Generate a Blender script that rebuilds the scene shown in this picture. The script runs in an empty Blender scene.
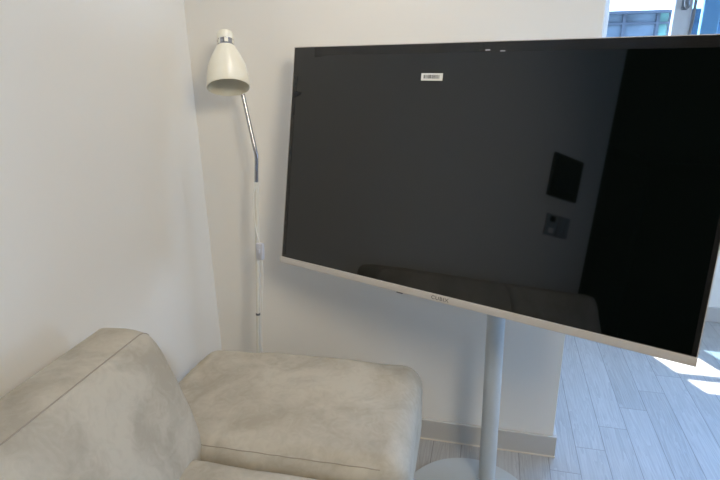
import bpy, bmesh, math, random
from mathutils import Vector, Matrix, noise
random.seed(7)
S = bpy.context.scene
COL = S.collection
PI = math.pi

# ------------------------------------------------------------------ helpers
def mesh_from(bm, name, m, smooth=True, origin=(0, 0, 0), angle=35):
    bmesh.ops.recalc_face_normals(bm, faces=bm.faces[:])
    bmesh.ops.translate(bm, verts=bm.verts[:], vec=-Vector(origin))
    if smooth:
        lim = math.radians(angle)
        for f in bm.faces:
            f.smooth = True
        for e in bm.edges:
            if len(e.link_faces) == 2 and e.calc_face_angle(0) > lim:
                e.smooth = False
    me = bpy.data.meshes.new(name)
    bm.to_mesh(me); bm.free()
    me.materials.append(m)
    return me

ORIG = {}
def obj(name, bm, m, parent=None, smooth=True, origin=None, label=None, angle=35):
    """bmesh in world coordinates -> ONE mesh object (children share their thing's origin)"""
    if parent is not None:
        org = ORIG[parent.name]
    else:
        org = Vector(origin if origin is not None else (0, 0, 0))
    o = bpy.data.objects.new(name, mesh_from(bm, name, m, smooth, org, angle))
    COL.objects.link(o)
    ORIG[o.name] = Vector(org)
    if parent is not None:
        o.parent = parent
    else:
        o.location = org
    if label:
        o['label'] = label
    return o

def thing(name, label, cat, loc, group=None):
    o = bpy.data.objects.new(name, None)
    o.empty_display_size = 0.1
    COL.objects.link(o)
    o.location = loc
    ORIG[o.name] = Vector(loc)
    o['label'] = label; o['category'] = cat
    if group: o['group'] = group
    return o

def struct(name, bm, m, parent=None, smooth=False):
    o = obj(name, bm, m, parent, smooth)
    if parent is None:
        o['kind'] = 'structure'
    return o

def box(bm, lo, hi, bev=0.0, seg=2, M=None):
    r = bmesh.ops.create_cube(bm, size=1.0)
    vs = r['verts']
    lo = Vector(lo); hi = Vector(hi)
    c = (lo + hi) / 2; d = hi - lo
    for v in vs:
        v.co = Vector((c.x + v.co.x * d.x, c.y + v.co.y * d.y, c.z + v.co.z * d.z))
    if bev > 0:
        es = list({e for v in vs for e in v.link_edges})
        rb = bmesh.ops.bevel(bm, geom=es, offset=bev, segments=seg, affect='EDGES', profile=0.5)
        vs = list({v for f in rb['faces'] for v in f.verts} | {v for v in vs if v.is_valid})
        comp = set(vs); st = list(vs)
        while st:
            v = st.pop()
            for e in v.link_edges:
                w = e.other_vert(v)
                if w not in comp:
                    comp.add(w); st.append(w)
        vs = list(comp)
    if M is not None:
        for v in vs:
            v.co = M @ v.co
    return vs

def frame_of(t):
    t = t.normalized()
    a = Vector((0, 0, 1)) if abs(t.z) < 0.9 else Vector((1, 0, 0))
    u = t.cross(a).normalized()
    return u, t.cross(u).normalized()

def tube(bm, pts, r, seg=12, cap=True):
    pts = [Vector(p) for p in pts]
    n = len(pts)
    rs = r if isinstance(r, (list, tuple)) else [r] * n
    rings = []
    u = None
    for i, p in enumerate(pts):
        t = (pts[min(i + 1, n - 1)] - pts[max(i - 1, 0)]).normalized()
        if u is None:
            u, w = frame_of(t)
        else:
            u = (u - t * u.dot(t)).normalized(); w = t.cross(u)
        rings.append([bm.verts.new(p + (u * math.cos(2 * PI * k / seg) + w * math.sin(2 * PI * k / seg)) * rs[i]) for k in range(seg)])
    for a, b in zip(rings, rings[1:]):
        for k in range(seg):
            bm.faces.new((a[k], a[(k + 1) % seg], b[(k + 1) % seg], b[k]))
    if cap:
        bm.faces.new(rings[0][::-1]); bm.faces.new(rings[-1])

def lathe(bm, prof, M, seg=40):
    """profile of (radius, axial) revolved about the local z axis of M"""
    rings = []
    for r, z in prof:
        if r < 1e-6:
            rings.append([bm.verts.new(M @ Vector((0, 0, z)))])
        else:
            rings.append([bm.verts.new(M @ Vector((r * math.cos(2 * PI * k / seg), r * math.sin(2 * PI * k / seg), z))) for k in range(seg)])
    for a, b in zip(rings, rings[1:]):
        for k in range(seg):
            k2 = (k + 1) % seg
            if len(a) == 1 and len(b) == 1: continue
            if len(a) == 1: bm.faces.new((a[0], b[k], b[k2]))
            elif len(b) == 1: bm.faces.new((a[k], a[k2], b[0]))
            else: bm.faces.new((a[k], a[k2], b[k2], b[k]))

def catmull(pts, n=8):
    P = [Vector(p) for p in pts]
    out = []
    for i in range(len(P) - 1):
        p0 = P[max(i - 1, 0)]; p1 = P[i]; p2 = P[i + 1]; p3 = P[min(i + 2, len(P) - 1)]
        for k in range(n):
            t = k / n
            out.append(0.5 * ((2 * p1) + (-p0 + p2) * t + (2 * p0 - 5 * p1 + 4 * p2 - p3) * t * t + (-p0 + 3 * p1 - 3 * p2 + p3) * t ** 3))
    out.append(P[-1])
    return out

def axis_samples(h, r, n_mid, n_r=6):
    e = [h - r + r * math.tan(k / n_r * PI / 4) for k in range(n_r + 1)]
    mid = [-(h - r) + 2 * (h - r) * k / n_mid for k in range(1, n_mid)]
    return [-v for v in e[::-1]] + mid + e

def rbox(bm, lo, hi, r, disp=None, mid=18):
    """soft rounded block; disp(p, n) moves the surface afterwards"""
    lo = Vector(lo); hi = Vector(hi); c = (lo + hi) / 2; h = (hi - lo) / 2
    ax = [axis_samples(h[i], r, mid) for i in range(3)]
    core = h - Vector((r, r, r))
    cache = {}
    def V(x, y, z):
        k = (round(x, 6), round(y, 6), round(z, 6))
        if k not in cache:
            p = Vector((x, y, z))
            q = Vector([max(-core[i], min(core[i], p[i])) for i in range(3)])
            d = p - q
            nn = d.normalized() if d.length > 1e-9 else Vector((0, 0, 1))
            w = c + q + nn * r
            if disp: w = disp(w, nn, Vector((q[0] / max(core[0], 1e-6), q[1] / max(core[1], 1e-6), q[2] / max(core[2], 1e-6))))
            cache[k] = bm.verts.new(w)
        return cache[k]
    for a in range(3):
        b = (a + 1) % 3; d = (a + 2) % 3
        for s in (-1, 1):
            for i in range(len(ax[b]) - 1):
                for j in range(len(ax[d]) - 1):
                    q = []
                    for (ii, jj) in ((i, j), (i + 1, j), (i + 1, j + 1), (i, j + 1)):
                        p = [0, 0, 0]; p[a] = s * h[a]; p[b] = ax[b][ii]; p[d] = ax[d][jj]
                        q.append(V(*p))
                    if len(set(q)) >= 3:
                        try: bm.faces.new(list(dict.fromkeys(q)))
                        except ValueError: pass

# ------------------------------------------------------------------ materials
def new_mat(name):
    m = bpy.data.materials.new(name); m.use_nodes = True
    nt = m.node_tree; b = nt.nodes['Principled BSDF']
    return m, nt, b
def N(nt, t, **kw):
    n = nt.nodes.new(t)
    for k, v in kw.items(): setattr(n, k, v)
    return n
def simple(name, col, rough=0.5, metal=0.0, spec=0.5, var=0.03, scale=30, bump=0.0, coat=0.0):
    m, nt, b = new_mat(name)
    b.inputs['Roughness'].default_value = rough
    b.inputs['Metallic'].default_value = metal
    b.inputs['Specular IOR Level'].default_value = spec
    b.inputs['Coat Weight'].default_value = coat
    tc = N(nt, 'ShaderNodeTexCoord')
    nz = N(nt, 'ShaderNodeTexNoise'); nz.inputs['Scale'].default_value = scale; nz.inputs['Detail'].default_value = 4
    nt.links.new(tc.outputs['Object'], nz.inputs['Vector'])
    cr = N(nt, 'ShaderNodeValToRGB')
    cr.color_ramp.elements[0].position = 0.3; cr.color_ramp.elements[1].position = 0.7
    cr.color_ramp.elements[0].color = [c * (1 - var) for c in col] + [1]
    cr.color_ramp.elements[1].color = [min(1, c * (1 + var)) for c in col] + [1]
    nt.links.new(nz.outputs['Fac'], cr.inputs['Fac'])
    nt.links.new(cr.outputs['Color'], b.inputs['Base Color'])
    if bump:
        bp = N(nt, 'ShaderNodeBump'); bp.inputs['Strength'].default_value = bump; bp.inputs['Distance'].default_value = 0.002
        nt.links.new(nz.outputs['Fac'], bp.inputs['Height']); nt.links.new(bp.outputs['Normal'], b.inputs['Normal'])
    return m

def mat_wall(name='wall_paint', col=(0.832, 0.812, 0.765)):
    m, nt, b = new_mat(name)
    b.inputs['Roughness'].default_value = 0.75
    b.inputs['Specular IOR Level'].default_value = 0.25
    tc = N(nt, 'ShaderNodeTexCoord')
    n1 = N(nt, 'ShaderNodeTexNoise'); n1.inputs['Scale'].default_value = 140; n1.inputs['Detail'].default_value = 6
    n2 = N(nt, 'ShaderNodeTexNoise'); n2.inputs['Scale'].default_value = 1.6; n2.inputs['Detail'].default_value = 3
    for n in (n1, n2): nt.links.new(tc.outputs['Object'], n.inputs['Vector'])
    cr = N(nt, 'ShaderNodeValToRGB')
    cr.color_ramp.elements[0].color = [c * 0.985 for c in col] + [1]; cr.color_ramp.elements[1].color = [min(1, c * 1.015) for c in col] + [1]
    nt.links.new(n2.outputs['Fac'], cr.inputs['Fac']); nt.links.new(cr.outputs['Color'], b.inputs['Base Color'])
    bp = N(nt, 'ShaderNodeBump'); bp.inputs['Strength'].default_value = 0.12; bp.inputs['Distance'].default_value = 0.001
    nt.links.new(n1.outputs['Fac'], bp.inputs['Height']); nt.links.new(bp.outputs['Normal'], b.inputs['Normal'])
    return m

def mat_floor():
    m, nt, b = new_mat('floor_planks')
    L = nt.links.new
    tc = N(nt, 'ShaderNodeTexCoord')
    sp = N(nt, 'ShaderNodeSeparateXYZ'); L(tc.outputs['Object'], sp.inputs[0])
    def M(op, a, bb=None, c=None):
        n = N(nt, 'ShaderNodeMath', operation=op)
        for i, v in enumerate((a, bb, c)):
            if v is None: continue
            if isinstance(v, (int, float)): n.inputs[i].default_value = v
            else: L(v, n.inputs[i])
        return n.outputs[0]
    W, LEN = 0.1023, 1.2
    xs = M('DIVIDE', M('SUBTRACT', sp.outputs['X'], 1.3597), W)
    row = M('FLOOR', xs)
    fx = M('SUBTRACT', xs, row)
    ys = M('DIVIDE', M('SUBTRACT', M('SUBTRACT', sp.outputs['Y'], 0.0615), M('MULTIPLY', row, 0.1425)), LEN)
    colm = M('FLOOR', ys)
    fy = M('SUBTRACT', ys, colm)
    ex = M('MULTIPLY', M('MINIMUM', fx, M('SUBTRACT', 1.0, fx)), W)
    ey = M('MULTIPLY', M('MINIMUM', fy, M('SUBTRACT', 1.0, fy)), LEN)
    edge = M('MINIMUM', ex, ey)
    gap = N(nt, 'ShaderNodeMapRange'); gap.inputs[1].default_value = 0.0004; gap.inputs[2].default_value = 0.0017
    L(edge, gap.inputs[0])
    wn = N(nt, 'ShaderNodeTexWhiteNoise', noise_dimensions='2D')
    cmb = N(nt, 'ShaderNodeCombineXYZ'); L(row, cmb.inputs[0]); L(colm, cmb.inputs[1]); L(cmb.outputs[0], wn.inputs['Vector'])
    # grain, shifted for every plank
    off = N(nt, 'ShaderNodeVectorMath', operation='SCALE'); L(wn.outputs['Color'], off.inputs[0]); off.inputs['Scale'].default_value = 13
    add = N(nt, 'ShaderNodeVectorMath', operation='ADD'); L(tc.outputs['Object'], add.inputs[0]); L(off.outputs[0], add.inputs[1])
    mp = N(nt, 'ShaderNodeMapping'); mp.inputs['Scale'].default_value = (26, 1.6, 1); L(add.outputs[0], mp.inputs['Vector'])
    g1 = N(nt, 'ShaderNodeTexNoise'); g1.inputs['Scale'].default_value = 1.0; g1.inputs['Detail'].default_value = 5; g1.inputs['Distortion'].default_value = 0.9
    L(mp.outputs[0], g1.inputs['Vector'])
    rings = M('FRACT', M('MULTIPLY', g1.outputs['Fac'], 9.0))
    mp2 = N(nt, 'ShaderNodeMapping'); mp2.inputs['Scale'].default_value = (220, 7, 1); L(add.outputs[0], mp2.inputs['Vector'])
    g2 = N(nt, 'ShaderNodeTexNoise'); g2.inputs['Scale'].default_value = 1.0; g2.inputs['Detail'].default_value = 4; L(mp2.outputs[0], g2.inputs['Vector'])
    f = M('ADD', M('MULTIPLY', rings, 0.35), M('MULTIPLY', g2.outputs['Fac'], 0.65))
    f = M('ADD', f, M('MULTIPLY', M('SUBTRACT', wn.outputs['Value'], 0.5), 0.25))
    cr = N(nt, 'ShaderNodeValToRGB')
    e = cr.color_ramp.elements
    e[0].position = 0.12; e[0].color = (0.325, 0.312, 0.288, 1)
    e[1].position = 0.85; e[1].color = (0.475, 0.463, 0.438, 1)
    L(f, cr.inputs['Fac'])
    mx = N(nt, 'ShaderNodeMix', data_type='RGBA'); L(gap.outputs[0], mx.inputs[0])
    mx.inputs[6].default_value = (0.21, 0.20, 0.19, 1); L(cr.outputs['Color'], mx.inputs[7])
    L(mx.outputs[2], b.inputs['Base Color'])
    b.inputs['Roughness'].default_value = 0.42
    b.inputs['Specular IOR Level'].default_value = 0.4
    bp = N(nt, 'ShaderNodeBump'); bp.inputs['Strength'].default_value = 0.25; bp.inputs['Distance'].default_value = 0.002
    h = M('ADD', M('MULTIPLY', gap.outputs[0], 1.0), M('MULTIPLY', g2.outputs['Fac'], 0.25))
    L(h, bp.inputs['Height']); L(bp.outputs['Normal'], b.inputs['Normal'])
    return m

def mat_suede(name, k=1.0):
    m, nt, b = new_mat(name)
    L = nt.links.new
    tc = N(nt, 'ShaderNodeTexCoord')
    n1 = N(nt, 'ShaderNodeTexNoise'); n1.inputs['Scale'].default_value = 6.5; n1.inputs['Detail'].default_value = 5; n1.inputs['Distortion'].default_value = 1.1
    n2 = N(nt, 'ShaderNodeTexNoise'); n2.inputs['Scale'].default_value = 420; n2.inputs['Detail'].default_value = 3
    n3 = N(nt, 'ShaderNodeTexNoise'); n3.inputs['Scale'].default_value = 28; n3.inputs['Detail'].default_value = 4; n3.inputs['Distortion'].default_value = 2.0
    for n in (n1, n2, n3): L(tc.outputs['Object'], n.inputs['Vector'])
    a = N(nt, 'ShaderNodeMath', operation='MULTIPLY_ADD'); L(n3.outputs['Fac'], a.inputs[0]); a.inputs[1].default_value = 0.35
    L(n1.outputs['Fac'], a.inputs[2])
    cr = N(nt, 'ShaderNodeValToRGB')
    e = cr.color_ramp.elements
    e[0].position = 0.50; e[0].color = (0.378 * k, 0.344 * k, 0.282 * k, 1)
    e[1].position = 0.82; e[1].color = (0.490 * k, 0.453 * k, 0.380 * k, 1)
    L(a.outputs[0], cr.inputs['Fac']); L(cr.outputs['Color'], b.inputs['Base Color'])
    b.inputs['Roughness'].default_value = 0.9
    b.inputs['Specular IOR Level'].default_value = 0.15
    b.inputs['Sheen Weight'].default_value = 0.06; b.inputs['Sheen Roughness'].default_value = 0.4
    bp = N(nt, 'ShaderNodeBump'); bp.inputs['Strength'].default_value = 0.12; bp.inputs['Distance'].default_value = 0.001
    L(n2.outputs['Fac'], bp.inputs['Height'])
    bp2 = N(nt, 'ShaderNodeBump'); bp2.inputs['Strength'].default_value = 0.18; bp2.inputs['Distance'].default_value = 0.006
    L(n1.outputs['Fac'], bp2.inputs['Height']); L(bp.outputs['Normal'], bp2.inputs['Normal'])
    L(bp2.outputs['Normal'], b.inputs['Normal'])
    return m

def mat_glass(name, tint=(1, 1, 1), refl=1.0):
    m = bpy.data.materials.new(name); m.use_nodes = True
    nt = m.node_tree; nt.nodes.clear(); L = nt.links.new
    out = N(nt, 'ShaderNodeOutputMaterial')
    tr = N(nt, 'ShaderNodeBsdfTransparent'); tr.inputs[0].default_value = (*tint, 1)
    gl = N(nt, 'ShaderNodeBsdfGlossy'); gl.inputs['Roughness'].default_value = 0.0
    fr = N(nt, 'ShaderNodeFresnel'); fr.inputs['IOR'].default_value = 1.45
    mx = N(nt, 'ShaderNodeMixShader')
    ge = N(nt, 'ShaderNodeNewGeometry'); iv = N(nt, 'ShaderNodeMath', operation='SUBTRACT'); iv.inputs[0].default_value = 1.0; L(ge.outputs['Backfacing'], iv.inputs[1])
    mu = N(nt, 'ShaderNodeMath', operation='MULTIPLY'); L(fr.outputs[0], mu.inputs[0]); L(iv.outputs[0], mu.inputs[1])
    L(mu.outputs[0], mx.inputs[0]); L(tr.outputs[0], mx.inputs[1]); L(gl.outputs[0], mx.inputs[2])
    L(mx.outputs[0], out.inputs[0])
    return m

def mat_film(name, alpha, col):
    m = bpy.data.materials.new(name); m.use_nodes = True
    nt = m.node_tree; nt.nodes.clear(); L = nt.links.new
    out = N(nt, 'ShaderNodeOutputMaterial')
    tr = N(nt, 'ShaderNodeBsdfTransparent')
    pb = N(nt, 'ShaderNodeBsdfPrincipled'); pb.inputs['Base Color'].default_value = (*col, 1); pb.inputs['Roughness'].default_value = 0.15; pb.inputs['Specular IOR Level'].default_value = 0.8
    mx = N(nt, 'ShaderNodeMixShader'); mx.inputs[0].default_value = alpha
    L(tr.outputs[0], mx.inputs[1]); L(pb.outputs[0], mx.inputs[2]); L(mx.outputs[0], out.inputs[0])
    return m

M_wall = mat_wall()
M_ceil = mat_wall('ceiling_paint', (0.8, 0.79, 0.77))
M_base = simple('baseboard_paint', (0.56, 0.545, 0.515), 0.45, var=0.01)
M_caulk = simple('caulk', (0.66, 0.60, 0.50), 0.6)
M_floor = mat_floor()
M_hall = simple('hall_painted_gloom', (0.002, 0.0025, 0.004), 0.8, spec=0.1)  # near-black colour stands in for the hall's lack of light
M_suede = mat_suede('beige_suede', 1.06)
M_seam = simple('seam_thread', (0.34, 0.305, 0.255), 0.9)
M_soleg = simple('sofa_leg_black', (0.02, 0.02, 0.02), 0.5)
M_cream = simple('cream_enamel', (0.83, 0.80, 0.68), 0.28, var=0.01)
M_creamp = simple('cream_enamel_pole', (0.72, 0.70, 0.62), 0.4, var=0.01)
M_chrome = simple('chrome', (0.42, 0.42, 0.45), 0.2, metal=1.0, var=0.01)
M_cord = simple('cord_white', (0.74, 0.72, 0.66), 0.5)
M_switch = simple('switch_plastic', (0.55, 0.56, 0.62), 0.4)
M_bulb = simple('bulb_glass', (0.85, 0.85, 0.82), 0.3)
M_glass = mat_glass('window_glass')
M_glass_blue = mat_glass('window_glass_reflection_tint', (0.62, 0.80, 0.92))  # blue tint puts the pane's bluish reflection into the glass colour
M_bglass = simple('blue_facade_glass', (0.040, 0.060, 0.078), 0.6, spec=0.05, var=0.4, scale=1.6)
M_bwhite = simple('white_facade', (0.86, 0.87, 0.87), 0.8)
M_bmull = simple('facade_mullion', (0.026, 0.036, 0.048), 0.6, spec=0.05)
M_bteal = simple('teal_panel', (0.05, 0.12, 0.11), 0.6, spec=0.05, var=0.3, scale=3)
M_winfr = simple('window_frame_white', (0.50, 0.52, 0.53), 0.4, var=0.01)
M_winout = simple('window_surround_white', (0.82, 0.83, 0.83), 0.4, var=0.01)
M_gasket = simple('window_gasket', (0.16, 0.155, 0.15), 0.6)
M_handle = simple('handle_grey', (0.13, 0.135, 0.14), 0.35)
M_screen = simple('screen_black_glass', (0.0020, 0.0034, 0.0032), 0.03, var=0.0, spec=0.78)
M_tvback = simple('tv_back_white', (0.7, 0.69, 0.66), 0.5)
M_bezel = simple('champagne_bezel', (0.56, 0.525, 0.485), 0.35, metal=0.2, var=0.01)
M_stand = simple('stand_grey_paint', (0.50, 0.53, 0.535), 0.38, var=0.01)
M_logo = simple('logo_grey', (0.16, 0.15, 0.14), 0.4)
M_label = simple('label_paper', (0.80, 0.80, 0.78), 0.7)
M_ink = simple('label_ink', (0.10, 0.10, 0.10), 0.7)
M_tab = simple('black_tab', (0.004, 0.004, 0.004), 0.7)
M_film = mat_film('clear_film', 0.32, (0.026, 0.026, 0.027))
M_panel = simple('intercom_black', (0.006, 0.006, 0.007), 0.3)
M_plate = simple('switch_plate', (0.34, 0.37, 0.42), 0.4)
M_lens = mat_glass('lens', (0.9, 0.9, 0.9))

# ------------------------------------------------------------------ room shell
XR, YW, YB, ZC, XE = 4.2, 1.25, -2.5, 2.35, 1.2683
def sbox(name, lo, hi, m, bev=0, parent=None):
    bm = bmesh.new(); box(bm, lo, hi, bev); return struct(name, bm, m, parent)
sbox('floor', (-0.12, YB - 0.12, -0.1), (XR + 0.1, YW + 0.15, 0.0), M_floor)
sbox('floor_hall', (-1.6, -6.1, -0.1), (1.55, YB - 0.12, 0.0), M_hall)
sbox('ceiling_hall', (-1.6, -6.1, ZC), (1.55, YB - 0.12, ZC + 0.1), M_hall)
sbox('ceiling', (-0.12, YB - 0.12, ZC), (XR + 0.1, YW + 0.15, ZC + 0.1), M_ceil)
sbox('wall_left', (-0.12, YB, 0), (0, 0.0, ZC), M_wall)
sbox('wall_back', (-0.12, 0, 0), (XE, 0.14, ZC), M_wall, 0.002)
sbox('wall_passage', (XE - 0.14, 0.14, 0), (XE, YW, ZC), M_wall)
sbox('wall_rear', (1.45, YB - 0.12, 0), (XR, YB, ZC), M_wall)
# unlit hallway behind the photographer, its darkness put into near-black surfaces
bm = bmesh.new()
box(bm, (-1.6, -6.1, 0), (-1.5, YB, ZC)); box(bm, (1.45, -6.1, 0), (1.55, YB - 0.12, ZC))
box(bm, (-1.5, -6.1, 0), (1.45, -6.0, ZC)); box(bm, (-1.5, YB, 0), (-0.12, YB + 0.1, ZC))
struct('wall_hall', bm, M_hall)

# window wall: opening x 1.475..3.9, z .72..2.12
WX0, WX1, WZ0, WZ1 = 1.475, 2.95, 0.73, 2.12
bm = bmesh.new()
box(bm, (XE, YW, 0), (XR, YW + 0.15, WZ0)); box(bm, (XE, YW, WZ1), (XR, YW + 0.15, ZC))
box(bm, (XE - 0.14, YW, 0), (WX0, YW + 0.15, ZC)); box(bm, (WX1, YW, WZ0), (XR, YW + 0.15, WZ1))
struct('wall_window', bm, M_wall)
# right wall with a big window
RY0, RY1, RZ0, RZ1 = -0.45, 0.75, 0.45, 1.5
bm = bmesh.new()
box(bm, (XR, YB, 0), (XR + 0.15, YW + 0.15, RZ0)); box(bm, (XR, YB, RZ1), (XR + 0.15, YW + 0.15, ZC))
box(bm, (XR, YB, RZ0), (XR + 0.15, RY0, RZ1)); box(bm, (XR, RY1, RZ0), (XR + 0.15, YW + 0.15, RZ1))
struct('wall_right', bm, M_wall)

# baseboards
BH = 0.084
bm = bmesh.new()
box(bm, (0.0, -0.012, 0), (XE + 0.012, 0.0, BH), 0.0025)
box(bm, (XE, 0.0, 0), (XE + 0.012, YW, BH), 0.0025)
struct('baseboard_back', bm, M_base)
sbox('baseboard_left', (0.0, YB, 0), (0.012, -0.012, BH), M_base, 0.0025)
sbox('baseboard_window', (XE + 0.012, YW - 0.012, 0), (XR, YW, BH), M_base, 0.0025)
sbox('baseboard_right', (XR - 0.012, YB, 0), (XR, YW - 0.012, BH), M_base, 0.0025)
bm = bmesh.new()
tube(bm, [(0.012, -0.0125, 0.001), (XE + 0.0125, -0.0125, 0.001)], 0.0035, 8)
struct('trim_1', bm, M_caulk)

# ------------------------------------------------------------------ window 1 (seen over the television)
def ring(bm, x0, x1, z0, z1, y0, y1, w, bev=0.003):
    box(bm, (x0, y0, z0), (x0 + w, y1, z1), bev); box(bm, (x1 - w, y0, z0), (x1, y1, z1), bev)
    box(bm, (x0 + w, y0, z0), (x1 - w, y1, z0 + w), bev); box(bm, (x0 + w, y0, z1 - w), (x1 - w, y1, z1), bev)
bm = bmesh.new()
ring(bm, WX0, WX1, WZ0, WZ1, YW - 0.005, YW + 0.14, 0.018)
box(bm, (WX0 - 0.01, YW - 0.04, WZ0 - 0.025), (WX1 + 0.01, YW, WZ0), 0.003)
win = struct('window_1', bm, M_winout)
YS = YW + 0.03
# the room-side sash
bm = bmesh.new()
box(bm, (1.775, YS - 0.02, WZ0 + 0.018), (1.850, YS + 0.02, WZ1 - 0.018), 0.004)
box(bm, (1.85, YS - 0.02, WZ0 + 0.018), (2.9, YS + 0.02, WZ0 + 0.07), 0.004)
box(bm, (1.85, YS - 0.02, WZ1 - 0.07), (2.9, YS + 0.02, WZ1 - 0.018), 0.004)
box(bm, (2.83, YS - 0.02, WZ0 + 0.018), (2.9, YS + 0.02, WZ1 - 0.018), 0.004)
sash = struct('window_sash', bm, M_winfr, win)
bm = bmesh.new()
tube(bm, catmull([(1.846, YS - 0.021, 1.20), (1.851, YS - 0.021, 1.40), (1.857, YS - 0.021, 1.50), (1.858, YS - 0.021, 1.60), (1.857, YS - 0.021, 2.0)], 4), 0.007, 8)
struct('gasket', bm, M_gasket, sash)
bm = bmesh.new()
tube(bm, catmull([(1.812, YS - 0.022, 1.70), (1.812, YS - 0.05, 1.70), (1.812, YS - 0.052, 1.66), (1.812, YS - 0.052, 1.58), (1.818, YS - 0.052, 1.563), (1.824, YS - 0.052, 1.558)], 5), 0.011, 12)
box(bm, (1.80, YS - 0.03, 1.55), (1.824, YS - 0.018, 1.72), 0.003)
struct('handle', bm, M_handle, sash)
bm = bmesh.new(); box(bm, (1.85, YS - 0.004, WZ0 + 0.06), (2.84, YS + 0.004, WZ1 - 0.06)); struct('pane', bm, M_glass_blue, sash)
# the outer sash; its stile stands in for the room-side stile's reflection
YO = YW + 0.09
bm = bmesh.new()
box(bm, (WX0 + 0.018, YO - 0.018, WZ0 + 0.018), (1.99, YO + 0.018, WZ0 + 0.06), 0.004)
box(bm, (WX0 + 0.018, YO - 0.018, WZ1 - 0.06), (1.99, YO + 0.018, WZ1 - 0.018), 0.004)
box(bm, (1.915, YO - 0.018, WZ0 + 0.05), (1.99, YO + 0.018, WZ1 - 0.05), 0.004)
box(bm, (WX0 + 0.018, YO - 0.018, 1.665), (1.99, YO + 0.018, 1.71), 0.004)
osash = struct('window_sash_outer', bm, M_winfr, win)
bm = bmesh.new(); box(bm, (WX0 + 0.018, YO - 0.004, WZ0 + 0.05), (1.92, YO + 0.004, WZ1 - 0.05)); struct('pane', bm, M_glass, osash)
bm = bmesh.new(); box(bm, (2.9, YO - 0.004, WZ0 + 0.018), (WX1 - 0.018, YO + 0.004, WZ1 - 0.018)); struct('pane', bm, M_glass, win)

# window 2, right wall (out of the picture, lights the sofa corner)
bm = bmesh.new()
w = 0.05
box(bm, (XR - 0.005, RY0, RZ0), (XR + 0.14, RY0 + w, RZ1), 0.003); box(bm, (XR - 0.005, RY1 - w, RZ0), (XR + 0.14, RY1, RZ1), 0.003)
box(bm, (XR - 0.005, RY0, RZ0), (XR + 0.14, RY1, RZ0 + w), 0.003); box(bm, (XR - 0.005, RY0, RZ1 - w), (XR + 0.14, RY1, RZ1), 0.003)
ymid = (RY0 + RY1) / 2
box(bm, (XR + 0.02, ymid - 0.04, RZ0), (XR + 0.08, ymid + 0.04, RZ1), 0.003)
win2 = struct('window_2', bm, M_winfr)
bm = bmesh.new(); box(bm, (XR + 0.045, RY0 + w, RZ0 + w), (XR + 0.053, RY1 - w, RZ1 - w)); struct('pane', bm, M_glass, win2)

# ------------------------------------------------------------------ building across the street
bl = thing('building', 'white apartment block with a band of blue windows, seen through the window above the television', 'building', (4, 8.0, -6))
bm = bmesh.new()
box(bm, (-4, 8.0, 1.925), (16, 14, 4.6)); box(bm, (-4, 8.0, -6), (16, 14, 0.3)); box(bm, (-4, 8.25, 0.3), (16, 14, 1.925))
obj('facade', bm, M_bwhite, bl, smooth=False)
bm = bmesh.new(); box(bm, (-4, 7.985, 1.905), (16, 8.24, 1.945)); obj('ledge', bm, M_bmull, bl, smooth=False)
xs = [1.4, 2.2, 2.92, 3.40, 3.58, 4.6, 5.4]
for a, b_ in zip(xs, xs[1:]):
    bm = bmesh.new(); box(bm, (a, 8.14, 0.3), (b_ - 0.05, 8.2, 1.905))
    wnd = obj('window', bm, M_bteal if a == 3.40 else M_bglass, bl, smooth=False)
    bm = bmesh.new(); box(bm, (b_ - 0.05, 8.1, 0.3), (b_, 8.24, 1.905))
    box(bm, (a, 8.1, 1.75), (b_ - 0.05, 8.14, 1.78))
    obj('mullion', bm, M_bmull, wnd, smooth=False)

# ------------------------------------------------------------------ sofa
sofa = thing('sofa', 'beige suede sofa with a low padded arm, pushed into the corner by the lamp', 'sofa', (0.45, -1.2, 0))
def fbm(p, s, a):
    return a * noise.noise(Vector(p) * s)
AX0, AX1, AY0, AY1, AZ0, AZ1, AR = 0.130, 0.832, -0.778, -0.300, 0.05, 0.505, 0.06
def arm_disp(p, n, q):
    p = p.copy()
    u, v, w = q
    if n.z > 0:   # crown
        p.z += n.z * 0.012 * (1 - u * u) * (1 - v * v)
    p.x += max(n.x, 0) * (0.012 * (1 - w * w) - 0.03 * (1 - w) / 2)
    # slight flare of the front right corner
    p.x += 0.022 * max(0, (p.x - 0.45) / 0.4) * (AY1 - p.y) / (AY1 - AY0)
    # softly slumped back left corner
    p.z -= 0.012 * max(0, -u - 0.3) * max(0, v + 0.4)
    p.y += 0.022 * (p.x - AX0)
    # puckers below the seam
    if n.y < -0.4 and p.z > 0.40:
        p.y += 0.0008 * math.sin(p.x * 95 + 3 * noise.noise(Vector((p.x * 9, 0, 0))))
    p += n * (fbm(p, 9, 0.0035) + fbm(p, 26, 0.0012))
    return p
bm = bmesh.new()
rbox(bm, (AX0, AY0, AZ0), (AX1, AY1, AZ1), AR, arm_disp, 26)
arm = obj('armrest', bm, M_suede, sofa, label='low padded arm block')
def arm_line(th, x0, x1, n=60):
    pts = []
    for k in range(n + 1):
        x = x0 + (x1 - x0) * k / n
        nn = Vector((0, -math.sin(th), math.cos(th)))
        p = Vector((x, AY0 + AR, AZ1 - AR)) + nn * AR
        hx = (AX1 - AX0) / 2 - AR
        u = max(-1, min(1, (x - (AX0 + AX1) / 2) / hx))
        pts.append(arm_disp(p, nn, Vector((u, -1, 1))) + nn * 0.0002)
    return pts
bm = bmesh.new(); tube(bm, arm_line(math.radians(44), AX0 + AR, AX1 - AR), 0.0012, 6)
obj('seam', bm, M_seam, arm, label='stitched seam')
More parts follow.
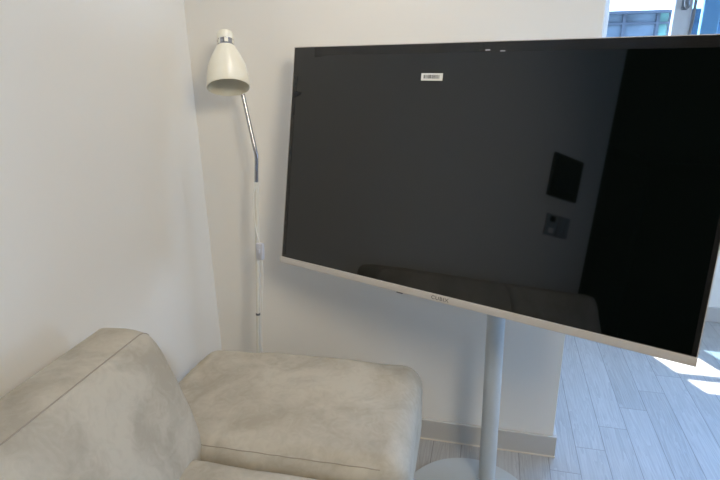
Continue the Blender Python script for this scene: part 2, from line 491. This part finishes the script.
# seat cushions
def seat_disp(p, n, q):
    p = p.copy(); u, v, w = q
    if n.z > 0:
        p.z += n.z * 0.012 * (1 - u ** 4) * (1 - v ** 4)
    p.y += 0.026 * (p.x - 0.25)
    p += n * (fbm(p, 8, 0.004) + fbm(p, 24, 0.0014))
    return p
for (y0, y1) in ((-1.49, -0.786), (-2.21, -1.496)):
    bm = bmesh.new(); rbox(bm, (0.20, y0, 0.27), (0.86, y1, 0.487), 0.04, seat_disp, 20)
    obj('seat_cushion', bm, M_suede, sofa)
# back cushions: closed outline in the x-z plane, rounded towards both ends
prof = [(0.075, 0.30), (0.080, 0.50), (0.090, 0.68), (0.098, 0.748), (0.105, 0.765), (0.120, 0.772), (0.175, 0.782), (0.222, 0.781), (0.242, 0.774), (0.260, 0.752), (0.278, 0.714),
        (0.302, 0.655), (0.327, 0.590), (0.342, 0.525), (0.347, 0.470), (0.340, 0.42), (0.33, 0.36), (0.28, 0.31), (0.17, 0.292)]
def closed_smooth(P, n=4):
    m = len(P); out = []
    P = [Vector((a, 0, b)) for a, b in P]
    for i in range(m):
        p0, p1, p2, p3 = P[i - 1], P[i], P[(i + 1) % m], P[(i + 2) % m]
        for k in range(n):
            t = k / n
            out.append(0.5 * ((2 * p1) + (-p0 + p2) * t + (2 * p0 - 5 * p1 + 4 * p2 - p3) * t * t + (-p0 + 3 * p1 - 3 * p2 + p3) * t ** 3))
    return out
prof_s = closed_smooth(prof)
cen = Vector((0.20, 0, 0.52))
def back_point(v, y, y0, y1, R):
    R0 = R; R = R * (0.45 + 0.55 * min(1, max(0, (v.x - 0.1) / 0.16)))
    # v profile point; inset towards the ends along the outline's own normal direction (approximated radially)
    d = min(y - y0, y1 - y)
    ins = 0.0
    if d < R:
        t = 1 - d / R
        ins = R * (1 - math.sqrt(max(0, 1 - t * t)))
    r = v - cen
    L_ = r.length
    p = cen + r * max(0.0, (L_ - ins)) / L_
    # front face bulges in the middle of the cushion
    s = (y - y0) / (y1 - y0)
    if v.x > 0.25:
        p.x += 0.022 * math.sin(PI * s) ** 0.8 * min(1, (v.x - 0.25) / 0.05)
    p.y = y
    p += Vector((1, 0, 1)).normalized() * (fbm((p.x, p.y, p.z), 7, 0.004) + fbm((p.x, p.y, p.z), 21, 0.0015))
    return p
def back_cushion(y0, y1):
    R = 0.055
    ys = [R * (1 - math.cos(k / 8 * PI / 2)) for k in range(9)]
    n = 34
    Y = [y0 + a for a in ys] + [y0 + R + (y1 - y0 - 2 * R) * k / n for k in range(1, n)] + [y1 - a for a in ys[::-1]]
    bm = bmesh.new(); rings = []
    for y in Y:
        rings.append([bm.verts.new(back_point(v, y, y0, y1, R)) for v in prof_s])
    m = len(prof_s)
    for a, b in zip(rings, rings[1:]):
        for k in range(m):
            bm.faces.new((a[k], a[(k + 1) % m], b[(k + 1) % m], b[k]))
    for rr, yy in ((rings[0], y0), (rings[-1], y1)):
        c = bm.verts.new(cen + Vector((0, yy, 0)))
        for k in range(m):
            bm.faces.new((rr[k], rr[(k + 1) % m], c))
    bc = obj('back_cushion', bm, M_suede, sofa)
    sv = Vector((0.233, 0, 0.7795))
    bm = bmesh.new()
    tube(bm, [back_point(sv, y, y0, y1, R) for y in Y[3:-3]], 0.0014, 6)
    obj('seam', bm, M_seam, bc, label='stitched seam')
back_cushion(-1.53, -0.718)
back_cushion(-2.30, -1.535)
# base, back board, feet
bm = bmesh.new()
box(bm, (0.085, -2.3, 0.05), (0.84, -0.80, 0.268), 0.02)
obj('base', bm, M_suede, sofa)
bm = bmesh.new(); box(bm, (0.03, -2.3, 0.05), (0.078, -0.72, 0.60), 0.015); obj('back_panel', bm, M_suede, sofa)
for (x, y) in ((0.2, -0.45), (0.2, -2.2), (0.74, -0.66), (0.74, -2.2)):
    bm = bmesh.new(); lathe(bm, [(0, 0), (0.02, 0), (0.024, 0.052), (0, 0.052)], Matrix.Translation((x, y, 0)), 16)
    obj('leg', bm, M_soleg, sofa)

# ------------------------------------------------------------------ television on its stand
FX, FY = 1.0439, -0.2091
tv = thing('television', 'large switched-off television, tilted on a pale grey pole stand with a round base', 'television', (FX, FY, 0))
TC = Vector((0.914749, -0.368117, 1.086402))
TR = Vector((0.9335607, -0.3583885, 0.0047116)); TN = -Vector((0.3531775, 0.9175877, -0.1824784)); TU = Vector((0.0610749, 0.1720187, 0.9831986))
TM = Matrix(((TR.x, TU.x, TN.x, TC.x), (TR.y, TU.y, TN.y, TC.y), (TR.z, TU.z, TN.z, TC.z), (0, 0, 0, 1)))
HW, HH = 0.565, 0.32286
def tbox(bm, lo, hi, bev=0, seg=2): box(bm, lo, hi, bev, seg, TM)
VB = -0.3085
bm = bmesh.new(); tbox(bm, (-HW + 0.0022, VB, -0.008), (HW - 0.0022, HH - 0.002, 0.0)); obj('screen', bm, M_screen, tv, smooth=False, label='black glass screen')
bm = bmesh.new()
tbox(bm, (-HW, VB, -0.012), (-HW + 0.0022, HH, 0.0012), 0.0006); tbox(bm, (HW - 0.0022, VB, -0.012), (HW, HH, 0.0012), 0.0006)
tbox(bm, (-HW + 0.0022, HH - 0.002, -0.012), (HW - 0.0022, HH, 0.0012), 0.0006)
obj('frame', bm, M_bezel, tv)
bm = bmesh.new(); tbox(bm, (-HW, -HH - 0.0038, -0.012), (HW, VB, 0.0075), 0.0012, 3); bz = obj('bottom_bezel', bm, M_bezel, tv, label='champagne bottom edge strip')
bm = bmesh.new(); tbox(bm, (-HW + 0.003, -HH + 0.003, -0.026), (HW - 0.003, HH - 0.003, -0.012), 0.004)
tbox(bm, (-0.36, -0.27, -0.062), (0.36, 0.12, -0.026), 0.012)
obj('back_cover', bm, M_tvback, tv)
bm = bmesh.new(); tbox(bm, (-0.140, -0.3298, -0.004), (-0.122, -0.3264, 0.007), 0.001); obj('sensor', bm, M_ink, bz)
# brand lettering on the bottom strip
cu = bpy.data.curves.new('brand_lettering', 'FONT'); cu.body = 'CUBIX'; cu.size = 0.0135; cu.extrude = 0.0002; cu.offset = 0.00025
cu.align_x = 'CENTER'; cu.align_y = 'CENTER'; cu.space_character = 1.12
to = bpy.data.objects.new('tmp_text', cu); COL.objects.link(to)
bpy.context.view_layer.update()
me = bpy.data.meshes.new_from_object(to.evaluated_get(bpy.context.evaluated_depsgraph_get()))
bpy.data.objects.remove(to)
bm = bmesh.new(); bm.from_mesh(me); bpy.data.meshes.remove(me)
xs_ = [v.co.x for v in bm.verts]; sc_ = 0.050 / (max(xs_) - min(xs_)); mx_ = (max(xs_) + min(xs_)) / 2
for v in bm.verts:
    v.co = TM @ Vector(((v.co.x - mx_) * sc_ - 0.0095, v.co.y * 0.98 - 0.3175, v.co.z + 0.0077))
obj('brand_lettering', bm, M_logo, bz, smooth=False, label='small grey brand lettering')
# barcode sticker
bm = bmesh.new(); tbox(bm, (-0.1338, 0.2312, 0.0), (-0.0735, 0.2492, 0.0004)); st = obj('barcode_sticker', bm, M_label, tv, smooth=False, label='small white barcode sticker')
bm = bmesh.new(); x = -0.1268
while x < -0.0815:
    wd = random.choice((0.0007, 0.001, 0.0016, 0.0022)); tbox(bm, (x, 0.2362, 0.0004), (x + wd, 0.2452, 0.0006)); x += wd + random.choice((0.0006, 0.0009, 0.0013))
obj('barcode', bm, M_ink, st, smooth=False)
# clear protective film along the edges of the glass
bm = bmesh.new()
tbox(bm, (-0.487, 0.2985, 0.0003), (HW - 0.004, HH - 0.003, 0.0007))
tbox(bm, (-HW + 0.004, 0.197, 0.0003), (-0.5455, 0.243, 0.0007))
tbox(bm, (-HW + 0.004, -0.30, 0.0003), (-0.5495, 0.183, 0.0007))
tbox(bm, (0.553, -0.305, 0.0003), (HW - 0.003, 0.02, 0.0007))
tbox(bm, (-0.487, 0.2935, 0.0004), (-0.46, HH - 0.004, 0.001))
obj('protective_film', bm, M_film, tv, smooth=False, label='clear protective film')
bm = bmesh.new()
vs = [bm.verts.new(TM @ Vector(q)) for q in ((-0.5608, 0.196, 0.0009), (-0.527, 0.1935, 0.0009), (-0.532, 0.186, 0.0009), (-0.556, 0.176, 0.0009))]
vs2 = [bm.verts.new(TM @ Vector(q)) for q in ((-0.5608, 0.196, 0.0012), (-0.527, 0.1935, 0.0012), (-0.532, 0.186, 0.0012), (-0.556, 0.176, 0.0012))]
bm.faces.new(vs); bm.faces.new(vs2)
for k in range(4): bm.faces.new((vs[k], vs[(k + 1) % 4], vs2[(k + 1) % 4], vs2[k]))
obj('tab', bm, M_tab, tv, smooth=False, label='black pull tab')
for (u, v) in ((0.0365, 0.3025), (0.0735, 0.2998)):
    bm = bmesh.new(); tbox(bm, (u - 0.006, v - 0.0012, 0.0007), (u + 0.006, v + 0.0012, 0.001), 0.0001); obj('film_mark', bm, M_switch, tv, smooth=False)
# stand
bm = bmesh.new(); lathe(bm, [(0.0, 0.012), (0.0268, 0.012), (0.0268, 1.215), (0.0255, 1.222), (0, 1.224)], Matrix(((1, 0, -0.0135, FX), (0, 1, 0, FY), (0, 0, 1, 0), (0, 0, 0, 1))), 40); obj('pole', bm, M_stand, tv)
bm = bmesh.new(); lathe(bm, [(0, 0), (0.212, 0), (0.2145, 0.003), (0.2145, 0.0095), (0.212, 0.012), (0, 0.0125)], Matrix.Translation((0.99, -0.31, 0)), 96); obj('base_plate', bm, M_stand, tv)
bm = bmesh.new()
tbox(bm, (-0.06, -0.05, -0.068), (0.19, 0.12, -0.062), 0.002)
ang = math.atan2(TN.y, TN.x)
RM = Matrix.Translation((FX, FY, 1.12)) @ Matrix.Rotation(ang, 4, 'Z')
box(bm, (0.0, -0.035, -0.05), (0.125, 0.035, 0.05), 0.008, 2, RM)
box(bm, (-0.032, -0.034, -0.06), (0.034, 0.034, 0.06), 0.008, 2, RM)
obj('mount_bracket', bm, M_stand, tv)

# ------------------------------------------------------------------ floor lamp
LB = Vector((0.203, -0.146, 0)); 
lamp = thing('floor_lamp', 'slim cream reading lamp with a chrome neck, standing in the corner behind the sofa', 'lamp', LB)
bm = bmesh.new(); lathe(bm, [(0, 0), (0.098, 0), (0.1, 0.004), (0.1, 0.014), (0.094, 0.019), (0.02, 0.022), (0.014, 0.034), (0, 0.035)], Matrix.Translation(LB), 48); obj('base', bm, M_cream, lamp)
PJ = Vector((0.2295, -0.129, 0.520)); PT = Vector((0.2535, -0.112, 0.990)); KB = Vector((0.2600, -0.111, 1.079))
bm = bmesh.new(); tube(bm, [LB + Vector((0, 0, 0.03)), PJ - (PJ - LB).normalized() * 0.001], 0.0078, 16); obj('pole', bm, M_creamp, lamp)
bm = bmesh.new(); tube(bm, [PJ, PT], 0.0070, 16); up = obj('upper_pole', bm, M_creamp, lamp)
bm = bmesh.new(); d = (PT - PJ).normalized(); tube(bm, [PJ - d * 0.003, PJ + d * 0.005], 0.0080, 16); obj('collar', bm, M_handle, up, label='grey pole collar')
# shade axis: up the lamp's head, tipped away from the room so the opening faces the sofa
SC = Vector((0.2215, -0.185, 1.290))
th = math.radians(26); hdir = Vector((0.45, -0.89, 0)).normalized()
AXD = (Vector((0, 0, 1)) * math.cos(th) - hdir * math.sin(th) + Vector((0.015, 0.02, 0))).normalized()
uu, ww = frame_of(AXD)
LMx = Matrix(((uu.x, ww.x, AXD.x, SC.x), (uu.y, ww.y, AXD.y, SC.y), (uu.z, ww.z, AXD.z, SC.z), (0, 0, 0, 1)))
KT = SC + AXD * 0.118 - hdir * 0.026
bm = bmesh.new()
neck_mid = KB + (Vector((0.2190, -0.088, 1.268)) - KB) * 1.0
tube(bm, [PT - d * 0.004, KB - Vector((0, 0, 0.012)), KB, KB + (neck_mid - KB) * 0.12, neck_mid, Vector((0.2050, -0.083, 1.345)), Vector((0.1985, -0.087, 1.385)), KT], 0.0064, 14)
obj('neck', bm, M_chrome, lamp, label='bent chrome neck')
K_ = 0.885
outer = [(0.0690, 0.0), (0.0697, 0.004), (0.0690, 0.020), (0.0664, 0.048), (0.0600, 0.079), (0.0470, 0.1116), (0.0365, 0.132), (0.0305, 0.1440)]
outer = [(r * 0.905, z * K_) for r, z in outer]
inner = [(r - 0.0016, z) for r, z in outer[::-1] if z > 0.002] + [(0.0608, 0.0004)]
TOPZ = 0.1440 * K_
pro = outer + [(0, TOPZ)]
pin = [(0, TOPZ - 0.002)] + inner + [outer[0]]
bm = bmesh.new(); lathe(bm, pro, LMx, 56); lathe(bm, pin, LMx, 56); bmesh.ops.remove_doubles(bm, verts=bm.verts[:], dist=1e-6)
shade = obj('lamp_shade', bm, M_cream, lamp, label='cream bell-shaped shade')
LMs = LMx @ Matrix.Scale(K_, 4)
bm = bmesh.new(); lathe(bm, [(0.0272, 0.143), (0.0280, 0.147), (0.0280, 0.150), (0.0262, 0.152), (0.0262, 0.163), (0.0280, 0.164), (0.0280, 0.167), (0, 0.167)], LMs, 40)
obj('chrome_ring', bm, M_chrome, shade, label='chrome ring')
bm = bmesh.new()
lathe(bm, [(0.0272, 0.1665), (0.0278, 0.172), (0.0274, 0.188), (0.0255, 0.1945), (0.021, 0.198), (0, 0.199)], LMs, 40)
for k in range(6):
    a = 2 * PI * (k + 0.15) / 6
    box(bm, (-0.0065, 0.0255, 0.150), (0.0065, 0.0278, 0.167), 0.0008, 1, LMs @ Matrix.Rotation(a, 4, 'Z'))
obj('socket_cap', bm, M_cream, shade)
bm = bmesh.new(); lathe(bm, [(0, 0.034), (0.012, 0.036), (0.022, 0.046), (0.026, 0.06), (0.024, 0.075), (0.014, 0.1), (0.013, 0.14), (0, 0.142)], LMs, 24)
obj('bulb', bm, M_bulb, shade)
# cord with its in-line switch
SWC = Vector((0.262, -0.142, 0.762))
cpts = [PT + Vector((-0.002, -0.009, -0.012)), (0.246, -0.125, 0.95), (0.2435, -0.127, 0.90), (0.2450, -0.130, 0.86), (0.2520, -0.136, 0.82), (0.2600, -0.141, 0.795), SWC,
        (0.2655, -0.143, 0.72), (0.2660, -0.145, 0.68), (0.2585, -0.147, 0.60), (0.2500, -0.149, 0.52), (0.2440, -0.151, 0.42), (0.2400, -0.153, 0.3), (0.236, -0.155, 0.1), (0.25, -0.13, 0.03)]
bm = bmesh.new(); tube(bm, catmull(cpts, 5), 0.0024, 8); cord = obj('cord', bm, M_cord, lamp)
bm = bmesh.new(); RS = Matrix.Translation(SWC) @ Matrix.Rotation(0.03, 4, 'Y') @ Matrix.Rotation(-0.25, 4, 'Z')
box(bm, (-0.0125, -0.008, -0.029), (0.0125, 0.008, 0.029), 0.003, 2, RS); sw = obj('cord_switch', bm, M_switch, cord, label='pale grey in-line switch')
bm = bmesh.new(); box(bm, (-0.006, -0.0105, -0.010), (0.006, -0.007, 0.010), 0.0015, 2, RS); obj('button', bm, M_switch, sw)

# ------------------------------------------------------------------ wall panel and switches mirrored in the screen
ic = thing('intercom_panel', 'black wall-mounted intercom panel on the left wall, mirrored in the television screen', 'intercom', (0, -2.12, 1.416))
bm = bmesh.new(); box(bm, (0, -2.262, 1.295), (0.022, -1.984, 1.537), 0.006); obj('housing', bm, M_panel, ic)
bm = bmesh.new(); box(bm, (0.022, -2.245, 1.335), (0.0235, -2.02, 1.52)); obj('display', bm, M_panel, ic, smooth=False)
def wall_switch(y0, y1, label, dark):
    t = thing('wall_switch', label, 'switch', (0, (y0 + y1) / 2, 1.137))
    bm = bmesh.new(); box(bm, (0, y0, 1.077), (0.009, y1, 1.198), 0.003); obj('plate', bm, M_plate, t)
    if dark:
        bm = bmesh.new(); box(bm, (0.009, y0 + 0.03, 1.155), (0.0125, y1 - 0.03, 1.188), 0.002); obj('thermostat_display', bm, M_panel, t)
        bm = bmesh.new(); box(bm, (0.009, y0 + 0.03, 1.09), (0.0125, y1 - 0.03, 1.12), 0.002); obj('rocker', bm, M_label, t)
    else:
        for k in range(2):
            a = y0 + 0.012 + k * 0.043
            bm = bmesh.new(); box(bm, (0.009, a, 1.092), (0.013, a + 0.04, 1.183), 0.002); obj('rocker', bm, M_plate, t)
wall_switch(-2.138, -2.030, 'pale wall thermostat plate with a dark display, below the intercom, mirrored in the screen', True)
wall_switch(-2.256, -2.146, 'pale double rocker light switch beside the thermostat plate, mirrored in the screen', False)

# ceiling light of the sofa corner (above the frame), and an added one behind it
m_dif, nt, b = new_mat('light_diffuser')
b.inputs['Emission Color'].default_value = (1.0, 0.86, 0.68, 1); b.inputs['Emission Strength'].default_value = 1.5
def ceiling_light(x, y, r, label, power, col, spread, aim=None):
    cl = thing('ceiling_light', label, 'light', (x, y, ZC))
    T = Matrix.Translation((x, y, ZC))
    bm = bmesh.new(); lathe(bm, [(0, 0), (r + 0.03, 0), (r + 0.03, -0.05), (r + 0.015, -0.055), (r + 0.015, -0.05), (0, -0.05)], T, 48); obj('housing', bm, M_cream, cl)
    bm = bmesh.new(); lathe(bm, [(0, -0.058), (r, -0.058), (r + 0.013, -0.053), (r, -0.051), (0, -0.051)], T, 48); obj('diffuser', bm, m_dif, cl)
    ld = bpy.data.lights.new('ceiling_lamp', 'AREA'); ld.shape = 'DISK'; ld.size = 2 * r; ld.energy = power; ld.color = col; ld.spread = math.radians(spread)
    lo_ = bpy.data.objects.new('ceiling_lamp', ld); COL.objects.link(lo_); lo_.location = (x, y, ZC - (0.062 if aim is None else 0.32))
    if aim is not None: lo_.rotation_euler = (Vector(aim) - lo_.location).to_track_quat('-Z', 'Y').to_euler()
ceiling_light(0.64, -0.35, 0.19, 'round ceiling light over the sofa corner, above the cream floor lamp', 1.65, (1.0, 0.93, 0.88), 100)
ceiling_light(1.8, -1.95, 0.30, 'added round ceiling light over the middle of the room, aimed at the sofa corner', 10.5, (1.0, 0.87, 0.66), 125, (0.5, -0.3, 0.8))  # added unseen lamp, its disc turned to brighten the sofa corner walls

# ------------------------------------------------------------------ light
W = bpy.data.worlds.new('sky'); S.world = W; W.use_nodes = True
nt = W.node_tree; bg = nt.nodes['Background']
tc = N(nt, 'ShaderNodeTexCoord'); sp = N(nt, 'ShaderNodeSeparateXYZ'); nt.links.new(tc.outputs['Generated'], sp.inputs[0])
cr = N(nt, 'ShaderNodeValToRGB'); e = cr.color_ramp.elements
e[0].position = 0.0; e[0].color = (0.46, 0.60, 0.84, 1); e[1].position = 0.7; e[1].color = (0.38, 0.58, 1.0, 1)
nt.links.new(sp.outputs['Z'], cr.inputs['Fac']); nt.links.new(cr.outputs['Color'], bg.inputs['Color'])
bg.inputs['Strength'].default_value = 13.0

def area(name, loc, rot, sx, sy, power, col, portal=False):
    l = bpy.data.lights.new(name, 'AREA'); l.shape = 'RECTANGLE'; l.size = sx; l.size_y = sy; l.energy = power; l.color = col
    o = bpy.data.objects.new(name, l); COL.objects.link(o); o.location = loc; o.rotation_euler = rot
    if portal: l.cycles.is_portal = True
    return o
area('window_portal', ((WX0 + WX1) / 2, YW + 0.2, (WZ0 + WZ1) / 2), (-PI / 2, 0, 0), WX1 - WX0, WZ1 - WZ0, 1, (1, 1, 1), True)
area('window_portal', (XR + 0.2, (RY0 + RY1) / 2, (RZ0 + RZ1) / 2), (0, PI / 2, 0), RZ1 - RZ0, RY1 - RY0, 1, (1, 1, 1), True)
sl = bpy.data.lights.new('sun', 'SUN'); sl.energy = 16; sl.angle = math.radians(0.55); sl.color = (1, 0.96, 0.9)
so = bpy.data.objects.new('sun', sl); COL.objects.link(so); so.location = (0, 6, 9)
so.rotation_euler = Vector((0.42, -0.8, -1.95)).to_track_quat('-Z', 'Y').to_euler()

# ------------------------------------------------------------------ camera
cam = bpy.data.cameras.new('camera'); co = bpy.data.objects.new('camera', cam); COL.objects.link(co); S.camera = co
yaw, pit, rol, foc = -0.2368555, 0.3293766, -0.0146663, 545.047
F = Vector((math.sin(yaw) * math.cos(pit), math.cos(yaw) * math.cos(pit), -math.sin(pit)))
R = Vector((math.cos(yaw), -math.sin(yaw), 0)); U = R.cross(F)
R2 = R * math.cos(rol) + U * math.sin(rol); U2 = -R * math.sin(rol) + U * math.cos(rol)
co.matrix_world = Matrix(((R2.x, U2.x, -F.x, 0.986619), (R2.y, U2.y, -F.y, -1.7242), (R2.z, U2.z, -F.z, 1.38), (0, 0, 0, 1)))
cam.sensor_width = 36; cam.lens = foc / 720 * 36; cam.clip_start = 0.02; cam.clip_end = 100
v = S.view_settings; v.view_transform = 'Standard'; v.look = 'None'; v.gamma = 1; v.use_curve_mapping = False; v.exposure = 0.0
S.cycles.use_denoising = True
S.cycles.max_bounces = 10; S.cycles.diffuse_bounces = 6
